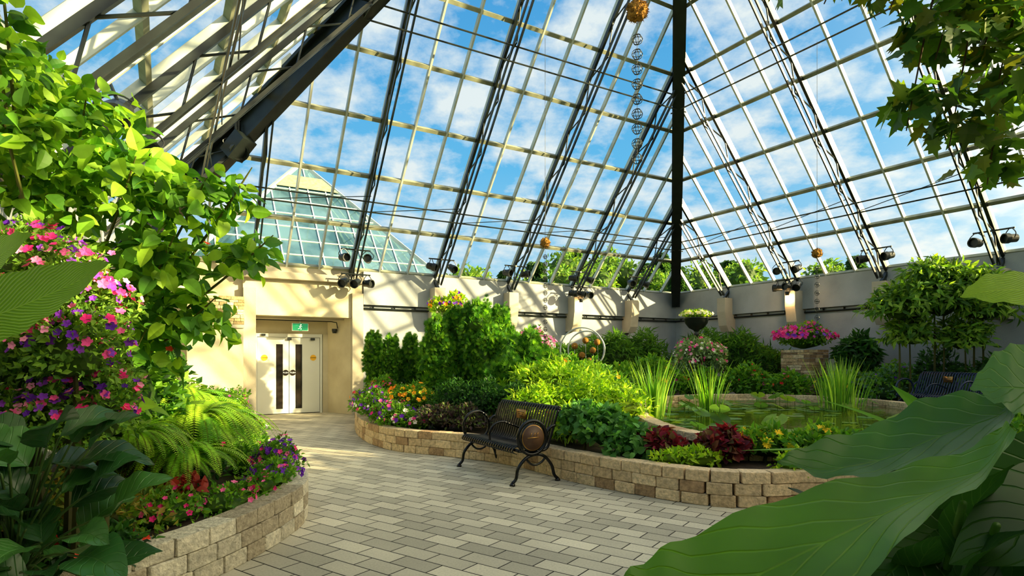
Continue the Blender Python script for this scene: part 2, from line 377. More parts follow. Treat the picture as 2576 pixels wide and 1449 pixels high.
# roof frame
mbf=MB();wi=1
for nm,F,bays in faces:
    g=MB();g.add([F.r(0,0,-.05),F.r(S,0,-.05),F.r(S/2,S/2,-.05)],[[0,1,2]]);g.obj('window_%d'%wi,M_glass);wi+=1
    for k in range(0,10):
        w=.9*k
        if k==0: w=.03
        if w<S/2-.1: mbf.beam(F.r(w,w),F.r(S-w,w),.085,.1,F.N,m=0)
    b2=[0]+list(bays)+[S]
    mu=[]
    for i in range(len(b2)-1):
        n=3 if b2[i+1]-b2[i]>1.8 else 2
        for j in range(n):
            mu.append(b2[i]+(b2[i+1]-b2[i])*j/n)
    for a in mu:
        wm=min(a,S-a)
        if wm>.25: mbf.beam(F.r(a,0,.0),F.r(a,wm,.0),.045,.11,F.N,m=1)
    for a in bays:
        wm=min(a,S-a)-.1;t=MB();D=.48
        t.beam(F.r(a,.0,.1),F.r(a,wm,.1),.07,.09,F.N)
        w0=.05;w1=max(w0+.3,wm-.35)
        t.beam(F.r(a-.06,w0,D),F.r(a-.06,w1,D),.032,.06,F.N);t.beam(F.r(a+.06,w0,D),F.r(a+.06,w1,D),.032,.06,F.N)
        n=max(2,int((w1-w0)/.42));ws=np.linspace(w0,w1,n+1)
        for i in range(n):
            t.tube([F.r(a,ws[i],.12 if i%2 else D),F.r(a,ws[i+1],D if i%2 else .12)],.017,6)
        t.beam(F.r(a,w1,D),F.r(a,w1+.28,.12),.06,.06,F.N)
        t.beam(F.r(a,.0,.1),F.w(a,.36,3.42),.08,.08)
        t.obj('roof_truss',M_metal)
    t=MB()
    for w,o in ((1.35,.5),(1.5,.42),(4.05,.5),(4.25,.42),(6.4,.5)):
        t.tube([F.r(w+.1,w,o),F.r(S-w-.1,w,o)],.018,6)
    for i in range(len(bays)-1):
        t.tube([F.r(bays[i],1.35,.5),F.r(bays[i+1],1.6,.42)],.01,5)
    t.obj('tie_rod_set',M_metal)
mbf.obj('ceiling',[M_girt,M_mull])
apex=CEN+Z*(Z0+T*S/2)
for c in (C0,C0-U*S,C0-Vv*S,C0-U*S-Vv*S):
    t=MB();p0=c+Z*3.75;q=nrm(CEN-c)
    inn=q*.16-Z*.16
    t.beam(p0+inn*.6,apex+inn*.6,.32,.06);t.beam(p0+inn*2.6,apex+inn*2.6,.28,.05)
    t.beam(p0+inn*1.6,apex+inn*1.6,.06,.46)
    t.obj('hip_beam',M_metal)
def conduit(F,a0,a1,mb):
    mb.tube([F.w(a0,.05,2.82),F.w(a1,.05,2.82)],.025,6,m=2)
    for a in np.arange(a0+.3,a1,.6): mb.beam(F.w(a,.05,2.84),F.w(a,.05,2.9),.03,.05,m=2)
for nm,F,bays in faces:
    mb=MB()
    if nm=='a':
        F.box(mb,-.3,2.75,-.3,0,0,3.8,m=0);
        b3=[5.67]+[b for b in bays if b>6]+[S]
        F.box(mb,5.67,S,-.3,0,0,2.9,m=1)
    else:
        b3=[0]+list(bays)+[S];F.box(mb,0,S,-.3,0,0,2.9,m=1)
    for i in range(len(b3)-1):
        F.box(mb,b3[i]+.02,b3[i+1]-.02,-.3,.14,2.92,3.8,m=1)
    conduit(F,b3[0],S-.1,mb)
    mb.obj('wall_'+{'a':'back','b':'right','e':'front','d':'left'}[nm],[M_cream,M_panel,M_metal])
    for a in bays:
        if nm=='a' and a<6 or nm in 'de': continue
        t=MB();V=[]
        for (w,z) in ((.0,3.45),(.5,3.45),(.5,3.0),(.42,2.55),(.3,2.35),(0,2.35)):
            V.append(F.w(a-.16,w,z))
        V=V+[v+F.e*.32 for v in V];n=6
        t.add(V,[A([list(range(n))[::-1]]),A([list(range(n,2*n))]),A([[i,(i+1)%n,n+(i+1)%n,n+i] for i in range(n)])]);t.obj('concrete_corbel',M_conc)
# portal
F=FA;mb=MB()
F.box(mb,2.75,3.03,-.9,.18,0,3.2,m=0)
F.box(mb,5.38,5.67,-.3,.18,0,3.2,m=0)
V=[F.w(5.0,-.9,0),F.w(5.38,0,0),F.w(5.67,-.3,0),F.w(5.67,-1.2,0),F.w(5.0,-1.2,0)];V=V+[v+Z*3.4 for v in V]
mb.add(V,[A([[0,1,2,3,4]]),A([[9,8,7,6,5]]),A([[i,(i+1)%5,5+(i+1)%5,5+i] for i in range(5)])],m=1)
F.box(mb,2.75,5.67,-.25,.1,2.55,3.45,m=1)
F.box(mb,2.75,5.67,-.35,.3,3.45,3.62,m=0)
F.box(mb,2.75,5.67,-.3,.05,3.62,3.8,m=0)
F.box(mb,3.03,5.5,-1.2,-.25,2.5,2.6,m=0)
F.box(mb,3.03,5.0,-1.2,-.96,2.14,2.5,m=1);F.box(mb,3.03,3.12,-1.2,-.9,0,2.14,m=1);F.box(mb,4.86,5.0,-1.2,-.9,0,2.14,m=1)
mb.obj('wall_portal',[M_conc,M_cream])
mb=MB();F.box(mb,1.55,2.72,0.02,.45,0.3,2.25,m=0)
F.box(mb,1.5,2.74,0.02,.5,2.2,2.28,m=1)
z=2.28
while z<2.86:
    h=random.uniform(.05,.09);a=1.5
    while a<2.7:
        l=random.uniform(.14,.4);l=min(l,2.74-a)
        mb.beam(F.w(a+.004,.26,z+h/2),F.w(a+l-.004,.26,z+h/2),.48+random.uniform(-.03,.03),h-.008,c=lin(*random.choice([(204,188,142),(174,156,112),(220,206,164),(150,132,96)])),m=2);a+=l
    z+=h
mb.obj('stone_pilaster',[M_cream,M_conc,M_stone])
# door
mb=MB();a0,a1=3.14,4.84;dm=(a0+a1)/2
F.box(mb,a0,a1,-1.0,-.88,2.05,2.14,m=0);F.box(mb,a0,a0+.05,-1,-.88,0,2.05,m=0);F.box(mb,a1-.05,a1,-1,-.88,0,2.05,m=0)
for (p,q,gx) in ((a0+.06,dm-.008,dm-.32),(dm+.008,a1-.06,dm+.17)):
    F.box(mb,p,q,-.97,-.92,.02,2.04,m=0);F.box(mb,gx,gx+.15,-.925,-.912,.15,1.85,m=1)
    F.box(mb,gx-.01,gx+.16,-.925,-.916,.14,1.86,m=3)
F.box(mb,a0,a1,-1.0,-.975,0,2.1,m=3)
def fdisc(a,z,r,m,o=-.915,th=.008): mb.lathe([(r,0),(r,th)],F.w(a,o,z),24,F.n,m=m)
fdisc(dm-.09,1.1,.078,1);fdisc(dm+.09,1.1,.078,1)
fdisc(dm-.62,1.5,.08,2);fdisc(dm+.62,1.5,.08,2)
mb.beam(F.w(dm-.7,-.88,2.1),F.w(dm-.6,-.88,2.1),.08,.06,m=3);mb.beam(F.w(dm-.05,-.88,2.0),F.w(dm+.05,-.88,2.0),.05,.06,m=3);mb.beam(F.w(dm+.55,-.88,2.0),F.w(dm+.65,-.88,2.0),.08,.06,m=3)
door=mb.obj('door_1',[M_doorw,M_dark,M_yellow,M_metal])
def text(name,body,size,P,right,nrmv,mat,parent,ext=.001):
    cu=bpy.data.curves.new(name,'FONT');cu.body=body;cu.size=size;cu.align_x='CENTER';cu.align_y='CENTER';cu.extrude=ext
    o=bpy.data.objects.new(name,cu);sc.collection.objects.link(o);cu.materials.append(mat)
    r=Vector(right).normalized();n=Vector(nrmv).normalized();u=n.cross(r)
    M=Matrix((r,u,n)).transposed().to_4x4();M.translation=Vector(P);o.parent=parent;o.matrix_world=M
    return o
for s in (-.09,.09): text('push_text','PUSH',.058,F.w(dm+s,-.904,1.1),F.e,F.n,M_white,door,.002)
for s in (-.62,.62): text('caution_text','CAUTION',.034,F.w(dm+s,-.904,1.5),F.e,F.n,M_metal,door,.002)
# exit sign
mb=MB();ea=dm+.18;F.box(mb,ea-.2,ea+.2,-.45,-.37,2.2,2.4,m=0);F.box(mb,ea-.19,ea-.02,-.372,-.364,2.21,2.39,m=1);F.box(mb,ea+.02,ea+.19,-.372,-.364,2.21,2.39,m=1)
F.box(mb,ea-.015,ea+.015,-.42,-.4,2.4,2.52,m=0)
W=lambda a,z:F.w(ea+a,-.36,z)
F.box(mb,ea-.03,ea+.04,-.366,-.36,2.2,2.4,m=1)
for p,q in (((.005,2.335),(-.01,2.29)),((-.01,2.29),(.02,2.265)),((.02,2.265),(.012,2.225)),((-.01,2.29),(-.03,2.26)),((-.03,2.26),(-.06,2.25)),((.003,2.33),(.04,2.31)),((.003,2.33),(-.035,2.315))):
    mb.beam(W(*p),W(*q),.014,.006,F.n,m=2)
mb.lathe([(.018,0),(.018,.006)],W(.012,2.36),12,F.n,m=2)
mb.obj('exit_sign',[M_doorw,M_green,M_white])
mb=MB();mb.tube([F.w(3.05,-.3,2.46),F.w(4.95,-.3,2.46),F.w(5.1,-.35,2.44),F.w(5.15,-.45,2.3)],.014,6);mb.lathe([(.05,0),(.07,.06),(.07,.12)],F.w(5.08,-.5,2.16),14);mb.obj('wall_lamp',M_metal)
# ---------------------------------------------------------------- beds
def slab(name,poly,z,mat,z0=0.0):
    poly=[A([p[0],p[1]]) for p in poly];n=len(poly)
    tr=tessellate_polygon([[Vector((p[0],p[1],0)) for p in poly]])
    V=[[*p,z] for p in poly]+[[*p,z0] for p in poly];m=MB()
    fs=[]
    for t in tr:
        a,b,c=[A(V[i]) for i in t]
        fs.append(t if np.cross(b-a,c-a)[2]>0 else t[::-1])
    m.add(V,[A(fs),A([[i,(i+1)%n,n+(i+1)%n,n+i] for i in range(n)])]);return m.obj(name,mat)
def blockwall(name,pts,z0,courses,h,L,depth,cols,closed=False):
    P=catmull(pts,10,closed)
    if closed: P=np.vstack([P,P[:1]])
    seg=np.linalg.norm(np.diff(P,axis=0),axis=1);cum=np.concatenate([[0],np.cumsum(seg)]);tot=cum[-1]
    at=lambda s:A([np.interp(s,cum,P[:,0]),np.interp(s,cum,P[:,1])])
    mb=MB()
    for c in range(courses):
        s=(c%2)*L*.5-L*.1
        while s<tot:
            l=L*random.uniform(.85,1.12);m0=max(s,0);m1=min(s+l,tot)
            if m1-m0>.05:
                a,b=at(m0),at(m1);d=nrm(b-a);n=A([-d[1],d[0]]);cc=(a+b)/2+n*random.uniform(-.008,.008)
                ang=random.uniform(-.02,.02);x=A([d[0],d[1],ang]);y=A([n[0],n[1],0]);ln=np.linalg.norm(b-a)-.004
                zc=z0+h*(c+.5)
                V=CH[0]*A([ln,depth,h-.003]);V=V[:,0:1]*x+V[:,1:2]*y+V[:,2:3]*Z+A([*cc,zc])+rng.standard_normal((len(V),3))*.0015
                k=random.random();col=cols[0]*(1-k)+cols[1]*k
                if random.random()<.2: col=cols[2]
                mb.add(V,CH[1],col*random.uniform(.85,1.12))
            s+=l
    return mb.obj(name,M_stone)
greyb=[lin(192,184,162),lin(216,208,184),lin(168,156,132)];tanb=[lin(200,174,134),lin(222,198,158),lin(174,144,108)]
LB=[(-3.9,2.2),(-3.2,2.7),(-2.75,3.0),(-2.42,3.35),(-2.22,3.75),(-2.08,4.2),(-1.98,4.9),(-2.02,5.6),(-2.35,6.3),(-3.1,7.3),(-4.2,9.2),(-5.3,11.4),(-6.3,13.9)]
blockwall('planter_wall',LB,0,3,.12,.27,.2,greyb)
cl=lambda P:[tuple(p) for p in catmull(P,6)]
Lw=FD.w(S-.05,.05,0);Lw0=FD.w(2.5,.05,0)
slab('planting_bed',cl(LB)+[tuple(FA.w(2.6,.05,0)[:2]),tuple(Lw[:2]),tuple(Lw0[:2])],.3,M_soil)
CBp=[(-3.75,15.55),(-3.5,13.8),(-3.1,12.2),(-2.55,10.75),(-1.84,9.67),(-.89,9.1),(.05,8.37),(.78,7.3),(1.4,6.62),(1.9,6.18),(2.4,6.02),(3.1,6.1),(4.2,6.05),(5.2,5.9),(6.6,5.6),(8.2,5.3),(11,4.6)]
blockwall('planter_wall',CBp,0,3,.12,.27,.2,tanb)
slab('planting_bed',cl(CBp)+[tuple(FB.w(16,.05,0)[:2]),tuple(FB.w(.05,.05,0)[:2]),tuple(FA.w(5.7,.05,0)[:2])],.3,M_soil)
NB=[(.75,.2),(.85,1.2),(1.1,2.0),(1.7,2.6),(2.6,2.9),(3.8,2.9),(5.2,2.6)]
blockwall('planter_wall',NB,0,3,.12,.27,.2,tanb)
slab('planting_bed',cl(NB)+[(4.0,.3),(2.0,0.15)],.3,M_soil)
# pond
PD=[(2.2,7.35),(3.0,7.0),(4.2,7.1),(5.6,7.6),(6.9,8.9),(7.7,10.8),(7.9,12.6),(7.2,14.1),(5.8,14.8),(4.2,14.4),(3.1,13.1),(2.5,11.3),(2.05,9.3)]
blockwall('pond_rim',PD,.3,3,.1,.24,.22,[c*1.05 for c in tanb],True)
PDs=catmull(PD,6,True);slab('pond_water',[tuple(p) for p in PDs],.47,M_water,.3)
def inpond(x,y,shr=.9):
    c=PDs.mean(0);q=c+(A([x,y])-c)/shr;n=len(PDs);ins=False
    for i in range(n):
        a,b=PDs[i],PDs[(i+1)%n]
        if (a[1]>q[1])!=(b[1]>q[1]) and q[0]<(b[0]-a[0])*(q[1]-a[1])/(b[1]-a[1])+a[0]: ins=not ins
    return ins
mb=MB();cnt=0
while cnt<170:
    x=random.uniform(2,8);y=random.uniform(7,14.6)
    if not inpond(x,y): continue
    if random.random()<.55 and 8<y<12.5 and x>3.2: continue
    r=random.uniform(.08,.17);a0=random.uniform(0,6.28);an=a0+np.linspace(.2,6.08,14);up=random.random()<.2;z=.485+(random.uniform(.03,.22) if up else random.uniform(0,.006));tl=.5 if up else .02
    V=[[x,y,z]]+[[x+r*math.cos(t),y+r*math.sin(t),z+tl*r*math.cos(t-a0)+.003*math.sin(4*t)] for t in an]
    mb.add(V,[A([[0,i,i+1] for i in range(1,14)])],mixcols([lin(70,110,40),lin(120,150,50),lin(90,130,60)],1)[0])
    if up: mb.tube([[x,y,.46],[x,y,z]],.006,4,lin(80,110,40))
    cnt+=1
mb.obj('water_lily_pads',M_leaf)
def iris(x,y,z,n,h,sp=.22):
    mb=MB()
    for i in range(n):
        a=random.uniform(0,6.28);r=random.uniform(0,sp);b=A([x+r*math.cos(a),y+r*math.sin(a),z-.04]);l=h*random.uniform(.6,1.05);lean=random.uniform(.05,.4)
        tip=b+A([math.cos(a)*lean*l,math.sin(a)*lean*l,l])
        bentleaf(mb,b,tip,.014,up=A([math.cos(a),math.sin(a),.2]),arch=-.06,fold=.1,col=mixcols([lin(100,150,40),lin(160,195,70),lin(70,120,35)],1)[0],n=6,ns=1,pw=.5)
    mb.obj('water_iris',M_leaf)
iris(2.35,9.9,.48,90,1.1,.3);iris(3.6,10.9,.48,80,1.0,.25);iris(6.4,11.6,.48,110,1.1,.45);iris(6.9,12.6,.48,70,1.05,.3)
# ---------------------------------------------------------------- bench
def bench(name,O,a,b,L=1.45,medal=True,mt=None):
    O=A(O,float);P=lambda x,y,z:O+a*x+b*y+Z*z
    mb=MB();prof=catmull([(.05,.36),(.0,.385),(.01,.43),(.08,.45),(.24,.43),(.4,.42),(.47,.46),(.52,.6),(.57,.76),(.61,.87),(.65,.905),(.69,.88)],3)
    N=24
    for i in range(N):
        x=.05+(L-.1)*i/(N-1)
        V=[];k=len(prof)
        for j,(y,z) in enumerate(prof):
            t=prof[min(j+1,k-1)]-prof[max(j-1,0)];t=t/np.linalg.norm(t);nn=A([-t[1],t[0]])*.004
            for dx,s in ((-.018,-1),(.018,-1),(.018,1),(-.018,1)): V.append(P(x+dx,y+nn[0]*s,z+nn[1]*s))
        Fq=[[j*4+q,j*4+(q+1)%4,(j+1)*4+(q+1)%4,(j+1)*4+q] for j in range(k-1) for q in range(4)]
        mb.add(V,[A(Fq),A([[3,2,1,0]]),A([[(k-1)*4,(k-1)*4+1,(k-1)*4+2,(k-1)*4+3]])])
    for (y,z,r) in ((.05,.405,.018),(.42,.395,.018),(.645,.87,.02),(.24,.40,.012)): mb.tube([P(.0,y,z),P(L,y,z)],r,8)
    def curve(x,pts,r): mb.tube([P(x,y,z) for y,z in catmull(pts,6)],r,8)
    for x in (0,L):
        curve(x,[(-.03,.03),(.02,.08),(.05,.2),(.16,.31),(.3,.345),(.42,.31),(.52,.2),(.56,.08),(.61,.03)],.02)
        curve(x,[(.05,.40),(.25,.385),(.44,.4),(.5,.52),(.56,.7),(.62,.86)],.018)
        for y in (-.03,.61): mb.lathe([(.035,0),(.035,.015),(.02,.035)],P(x,y,0),10)
        curve(x,[(.15,.31),(.22,.24),(.3,.22),(.38,.25),(.44,.31)],.014)
    def ring(x,cy,cz,r,tr):
        an=np.linspace(0,2*np.pi,33);mb.tube([P(x,cy+r*math.cos(t),cz+r*math.sin(t)) for t in an],tr,8,cap=False)
    for x in (-.01,L+.01):
        ring(x,.24,.55,.2,.02)
        curve(x,[(.44,.6),(.5,.66),(.56,.68)],.018)
    for x in (L*.5,):
        curve(x,[(.06,.44),(.06,.56),(.14,.65),(.26,.67),(.38,.63),(.5,.58)],.014)
    if medal:
        x,s=-.012,-1
        mb.lathe([(.17,-.012),(.17,.012)],P(x,.24,.55),32,a*s,m=0);mb.lathe([(.155,.012),(.155,.016)],P(x,.24,.55),32,a*s,m=1);mb.lathe([(.145,.016),(.145,.018)],P(x,.24,.55),32,a*s,m=2)
        mb.beam(P(x+s*.02,.16,.55),P(x+s*.02,.32,.55),.012,.004,a,m=1)
        for y in (.2,.25,.29): mb.beam(P(x+s*.02,y,.57),P(x+s*.02,y+.018,.61),.01,.004,a,m=1)
    mb.beam(P(L/2-.11,.53,.76),P(L/2+.11,.53,.76),.012,.12,m=1)
    for k in range(3): mb.beam(P(L/2-.08+.02*k,.522,.785-.025*k),P(L/2+.08-.02*k,.522,.785-.025*k),.006,.008,m=0)
    return mb.obj(name,[mt or M_bench,M_brass,M_wood],True)
bench('metal_bench',[0.03,6.98,0],Vv,U)
bench('metal_bench',(8.4,11.25,.3),A([-.1,.995,0]),A([.995,.1,0]),1.6,False,M_bench2)
# ---------------------------------------------------------------- plants
G1=[lin(66,118,30),lin(120,160,42),lin(84,132,36)]
YG=[lin(140,176,30),lin(180,206,50),lin(100,146,30)]
DG=[lin(42,84,30),lin(66,112,40),lin(32,66,26)]
CED=[lin(66,120,32),lin(116,164,44),lin(44,90,28)]
PINK=[lin(235,60,150),lin(245,110,180),lin(220,40,130)];PUR=[lin(110,40,190),lin(80,30,150),lin(150,70,210)];ORG=[lin(245,140,30),lin(250,180,40)];WH=[lin(240,240,225),lin(250,235,240)];YEL=[lin(250,200,20),lin(255,220,60)];RED=[lin(220,40,40),lin(240,80,60)]
def cedar(x,y,r,zt,n):
    zc=(zt+.35)/2;h=(zt-.35)/2
    ls=[(x,y,zc,r,r,h)]+[(x+r*.55*math.cos(t*2.4),y+r*.55*math.sin(t*2.4),.6+(zt-.9)*t/7,r*.55,r*.55,.34) for t in range(8)]
    bush('cedar_shrub',ls,n,.09,CED,SPRAY,shell=.5,vert=.55,core=.72,wild=.4)
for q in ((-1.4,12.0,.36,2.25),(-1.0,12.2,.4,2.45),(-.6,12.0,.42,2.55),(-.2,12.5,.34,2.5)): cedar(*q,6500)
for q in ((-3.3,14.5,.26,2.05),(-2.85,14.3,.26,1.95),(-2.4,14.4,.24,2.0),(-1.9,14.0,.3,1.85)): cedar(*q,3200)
bush('golden_shrub',[(.65,10.6,1.0,.6,.55,.45),(1.3,10.4,.9,.55,.5,.4),(.2,10.9,.85,.5,.5,.45)],4200,.11,YG,LONG,droop=.1)
bush('juniper_shrub',[(.3,11.6,1.3,.5,.5,.7),(-.1,11.0,.9,.45,.45,.5)],3600,.11,CED,SPRAY,vert=.4)
bush('evergreen_shrub',[(-.5,10.2,.75,.5,.4,.38),(-1.0,10.4,.7,.4,.4,.35),(.1,9.9,.7,.45,.4,.35)],4200,.065,DG,KITE)
bush('purple_foliage_plant',[(-1.15,9.75,.5,.35,.3,.24),(-.75,9.6,.48,.3,.28,.22)],1600,.07,[lin(70,60,60),lin(90,110,60),lin(60,40,50)],KITE)
bush('flower_border',[(-2.45,11.0,.55,.4,.4,.3),(-2.75,12.0,.55,.4,.5,.32),(-2.1,10.4,.48,.35,.35,.24)],2600,.07,G1,KITE,[(130,.07,PUR),(70,.07,PINK),(30,.06,WH)])
bush('flower_border',[(-3.1,13.2,.55,.35,.5,.3),(-2.8,12.9,.75,.3,.3,.3)],1400,.08,G1,KITE,[(50,.08,ORG),(40,.08,PINK),(30,.06,RED)])
bush('flower_border',[(-1.55,9.95,.42,.35,.25,.2),(-1.9,10.1,.45,.3,.25,.2)],1400,.06,G1,KITE,[(30,.07,WH),(35,.07,PUR),(25,.06,PINK)])
bush('marigold_patch',[(-1.9,11.4,.7,.45,.4,.3)],1000,.08,G1,KITE,[(50,.09,ORG),(20,.08,YEL)])
bush('daylily_clump',[(.75,8.5,.5,.35,.3,.28),(1.0,8.2,.5,.3,.3,.25)],1500,.12,YG,LONG,[(26,.12,ORG),(10,.1,RED)],ftm=DAISY)
bush('impatiens_shrub',[(1.2,7.5,.55,.36,.33,.3),(1.45,7.1,.42,.3,.3,.24),(.95,7.8,.6,.3,.3,.3)],1500,.1,[lin(76,130,56),lin(106,160,76),lin(60,104,46)],OVATE)
bush('lime_shrub',[(1.7,9.2,.7,.4,.5,.35),(1.2,9.3,.75,.5,.4,.4),(.5,9.3,.7,.5,.4,.35)],2600,.11,YG,LONG)
CO=[lin(110,24,40),lin(140,40,60),lin(70,20,34)]
bush('coleus_plant',[(1.75,7.0,.46,.22,.2,.17)],460,.1,CO+[lin(90,80,40)],OVATE);bush('coleus_plant',[(2.4,6.75,.48,.25,.22,.19)],520,.11,CO+[lin(90,80,40)],OVATE)
bush('sweet_potato_vine',[(2.05,6.6,.38,.3,.2,.12),(2.95,6.2,.36,.2,.16,.15),(1.75,6.6,.36,.2,.16,.1)],700,.07,YG,KITE)
bush('rudbeckia_clump',[(2.9,6.85,.5,.35,.25,.2),(3.5,6.8,.48,.35,.25,.2)],1100,.09,G1,KITE,[(34,.12,YEL)],ftm=DAISY)
bush('low_shrub',[(3.6,6.6,.45,.5,.25,.22),(4.4,6.5,.45,.5,.3,.25),(5.4,6.5,.5,.6,.4,.3),(6.6,6.6,.55,.7,.5,.4)],3200,.1,G1,KITE)
bush('pond_edge_shrub',[(6.9,7.6,.6,.6,.4,.4),(7.7,8.6,.55,.6,.5,.35),(8.3,9.9,.5,.45,.5,.3)],2200,.12,G1,LONG)
bush('low_shrub',[(1.9,11.2,.75,.4,.6,.4),(1.8,12.6,.8,.6,.6,.45),(1.1,12.2,.9,.5,.5,.5)],2800,.12,G1,LONG,[(24,.1,ORG)])
bush('low_shrub',[(2.6,14.6,.8,.7,.5,.5),(3.6,15.6,.85,.8,.5,.55),(1.4,14.4,.9,.7,.6,.6)],3000,.14,G1,KITE,[(30,.1,ORG)])
BAM=[lin(56,96,36),lin(92,134,42),lin(70,110,38)]
bush('bamboo_thicket',[(3.0,18.0,1.4,.9,.6,.8),(4.1,18.6,1.4,.8,.6,.75),(1.6,17.8,1.2,.8,.5,.6)],3800,.24,BAM,NARROW,droop=.3,wild=.9)
bush('bamboo_thicket',[(6.6,17.5,1.45,.9,.6,.8),(5.9,18.2,1.45,.8,.6,.75),(7.3,16.9,1.0,.7,.6,.7)],3600,.24,BAM,NARROW,droop=.3,wild=.9)
bush('low_shrub',[(5.0,15.7,.7,.7,.4,.45),(6.1,15.5,.75,.7,.4,.45),(6.9,14.9,.7,.5,.4,.4)],2800,.13,G1,KITE,[(25,.09,RED),(20,.09,PINK)])
bush('low_shrub',[(8.2,14.5,.7,.7,.5,.45),(8.9,13.9,.75,.6,.5,.5),(9.9,12.4,.7,.5,.6,.45)],2800,.12,G1+[lin(110,140,130)],KITE,[(30,.08,PUR),(20,.1,YEL)])
bush('tall_fern_shrub',[(8.7,15.0,1.4,.42,.4,.65)],1500,.2,DG,LONG,droop=.4)
bush('low_shrub',[(9.4,9.6,.7,.8,.7,.5),(10.8,10.8,.8,.8,.8,.6),(8.2,7.4,.7,.8,.6,.5),(10.,8.6,.9,.9,.8,.7)],3600,.13,G1+DG,KITE)
bush('dark_hedge',[(10.4,12.6,.9,.6,.8,.7),(9.9,13.9,.9,.5,.6,.7),(11,11.3,1.,.6,.8,.8)],2400,.16,DG,LONG,droop=.2)
def ledgepillar(name,x,y,w,z0,z1):
    mb=MB();z=z0
    while z<z1-.02:
        h=min(random.uniform(.05,.1),z1-z)
        for (e,f) in ((U,Vv),(Vv,U)):
            for s in (-1,1):
                a=-w/2
                while a<w/2-.02:
                    l=min(random.uniform(.12,.35),w/2-a);c=A([x,y,z+h/2])+f*s*(w/2-.08)
                    mb.beam(c+e*(a+.004),c+e*(a+l-.004),.16+random.uniform(-.02,.02),h-.008,c=lin(*random.choice([(200,170,130),(176,144,108),(214,192,155),(146,118,90)])));a+=l
        z+=h
    return mb.obj(name,M_stone)
ledgepillar('stone_pillar',7.75,15.8,.82,.3,1.72)
bush('petunia_basket',[(7.7,15.7,1.98,.62,.6,.42)],1600,.09,G1,KITE,[(330,.1,PINK+[lin(200,60,180)]),(50,.1,PUR)],stem=False)
ledgepillar('stone_pillar',-1.5,14.0,.5,.3,2.35)
bush('petunia_basket',[(-1.5,14.0,2.65,.42,.4,.28),(-1.3,14,2.85,.2,.2,.15)],1000,.09,YG,KITE,[(60,.09,ORG),(60,.08,PUR)],stem=False)
bush('petunia_mound',[(.55,14.8,1.75,.42,.4,.5),(.85,14.5,1.3,.3,.3,.4)],1300,.08,G1,KITE,[(220,.09,[lin(220,120,190),lin(240,150,200)])])
mb=MB();mb.lathe([(.16,.3),(.14,.36),(.05,.4),(.045,1.1),(.06,1.2),(.045,1.3),(.045,2.1),(.09,2.16),(.05,2.2),(.08,2.26),(.2,2.32),(.3,2.45),(.33,2.58),(.35,2.6),(.32,2.61),(.28,2.52)],(5.1,16.5,0),24);mb.obj('pedestal_urn',M_metal,True)
bush('urn_flowers',[(5.1,16.5,2.68,.36,.34,.14)],700,.07,YG,KITE,[(160,.07,WH+[lin(240,230,150)])],stem=False,core=.8)
bush('petunia_mound',[(5.1,16.35,1.65,.55,.5,.42),(4.75,16.2,1.3,.35,.3,.5),(5.5,16.2,1.35,.3,.3,.5)],2200,.09,[lin(140,162,120),lin(110,144,78)],KITE,[(130,.09,PINK+WH)],droop=.4)
mb=MB();O=A([1.9,16.2,1.72]);e=nrm(A([.95,-.3,0]))
for r,o in ((.6,0),(.5,.12)):
    an=np.linspace(0,2*np.pi,49);mb.tube([O+e*(r*math.cos(t)+o)+Z*(r*math.sin(t)) for t in an],.02,6,cap=False)
mb.tube([O-Z*.6,O-Z*1.42],.03,6)
for (x,z) in ((-.2,.1),(.1,.25),(.3,-.02),(.0,-.15),(.2,-.3),(-.05,-.42),(.42,.2),(-.3,-.2),(.35,-.5)):
    V=ICO[0]*.09+O+e*x+Z*z;mb.add(V,ICO[1],m=1);mb.tube([O+e*x+Z*z,O+e*x*1.1-Z*.55],.006,4)
mb.obj('garden_sculpture',[M_mull,M_moss])
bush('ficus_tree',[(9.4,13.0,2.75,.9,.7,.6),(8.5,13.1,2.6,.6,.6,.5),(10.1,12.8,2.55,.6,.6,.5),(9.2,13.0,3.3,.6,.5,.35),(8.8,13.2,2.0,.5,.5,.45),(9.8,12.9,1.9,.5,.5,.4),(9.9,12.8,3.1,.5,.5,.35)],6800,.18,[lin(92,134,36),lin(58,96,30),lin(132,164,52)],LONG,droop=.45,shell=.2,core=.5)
# left: hibiscus
hl=[(-3.45,4.3,3.35,.38),(-3.75,4.6,3.3,.3),(-3.05,4.2,3.0,.4),(-2.75,4.2,2.6,.42),(-2.35,4.3,2.5,.33),(-2.1,4.4,2.62,.2),(-2.5,4.2,2.1,.36),(-2.4,4.4,1.75,.3),(-3.2,4.1,2.55,.4),(-2.05,4.5,2.2,.22),(-3.6,4.0,2.9,.35),(-3.0,4.6,1.9,.5),(-3.0,3.5,3.15,.25),(-2.95,3.5,2.75,.28),(-3.05,3.6,3.5,.15),(-2.75,4.3,1.5,.3),(-2.9,4.2,1.15,.28)]
mbh=MB();root=A([-3.35,4.75,.28])
for l in hl:
    p=A(l[:3]);rt=root+A([random.uniform(-.2,.2),random.uniform(-.15,.15),0]);m1=(rt+p)/2+A([-.25,.15,.2]);mbh.tube(catmull([rt,m1,p,p+nrm(p-m1)*.35],5),np.linspace(.018,.004,16),5,lin(96,100,50))
bush('hibiscus_shrub',hl,2800,.12,[lin(88,138,34),lin(138,178,46),lin(56,102,32)],OVATE,[(8,.07,RED)],shell=.15,droop=.55,core=0,stem=False,mb=mbh,wild=.7)
bush('shade_shrub',[(-3.9,5.6,1.4,.6,.6,1.1),(-4.6,7.2,1.0,.6,.8,.8),(-3.4,5.2,1.0,.5,.4,.7),(-4.2,4.3,1.5,.35,.7,1.1)],5200,.11,DG+G1,KITE)
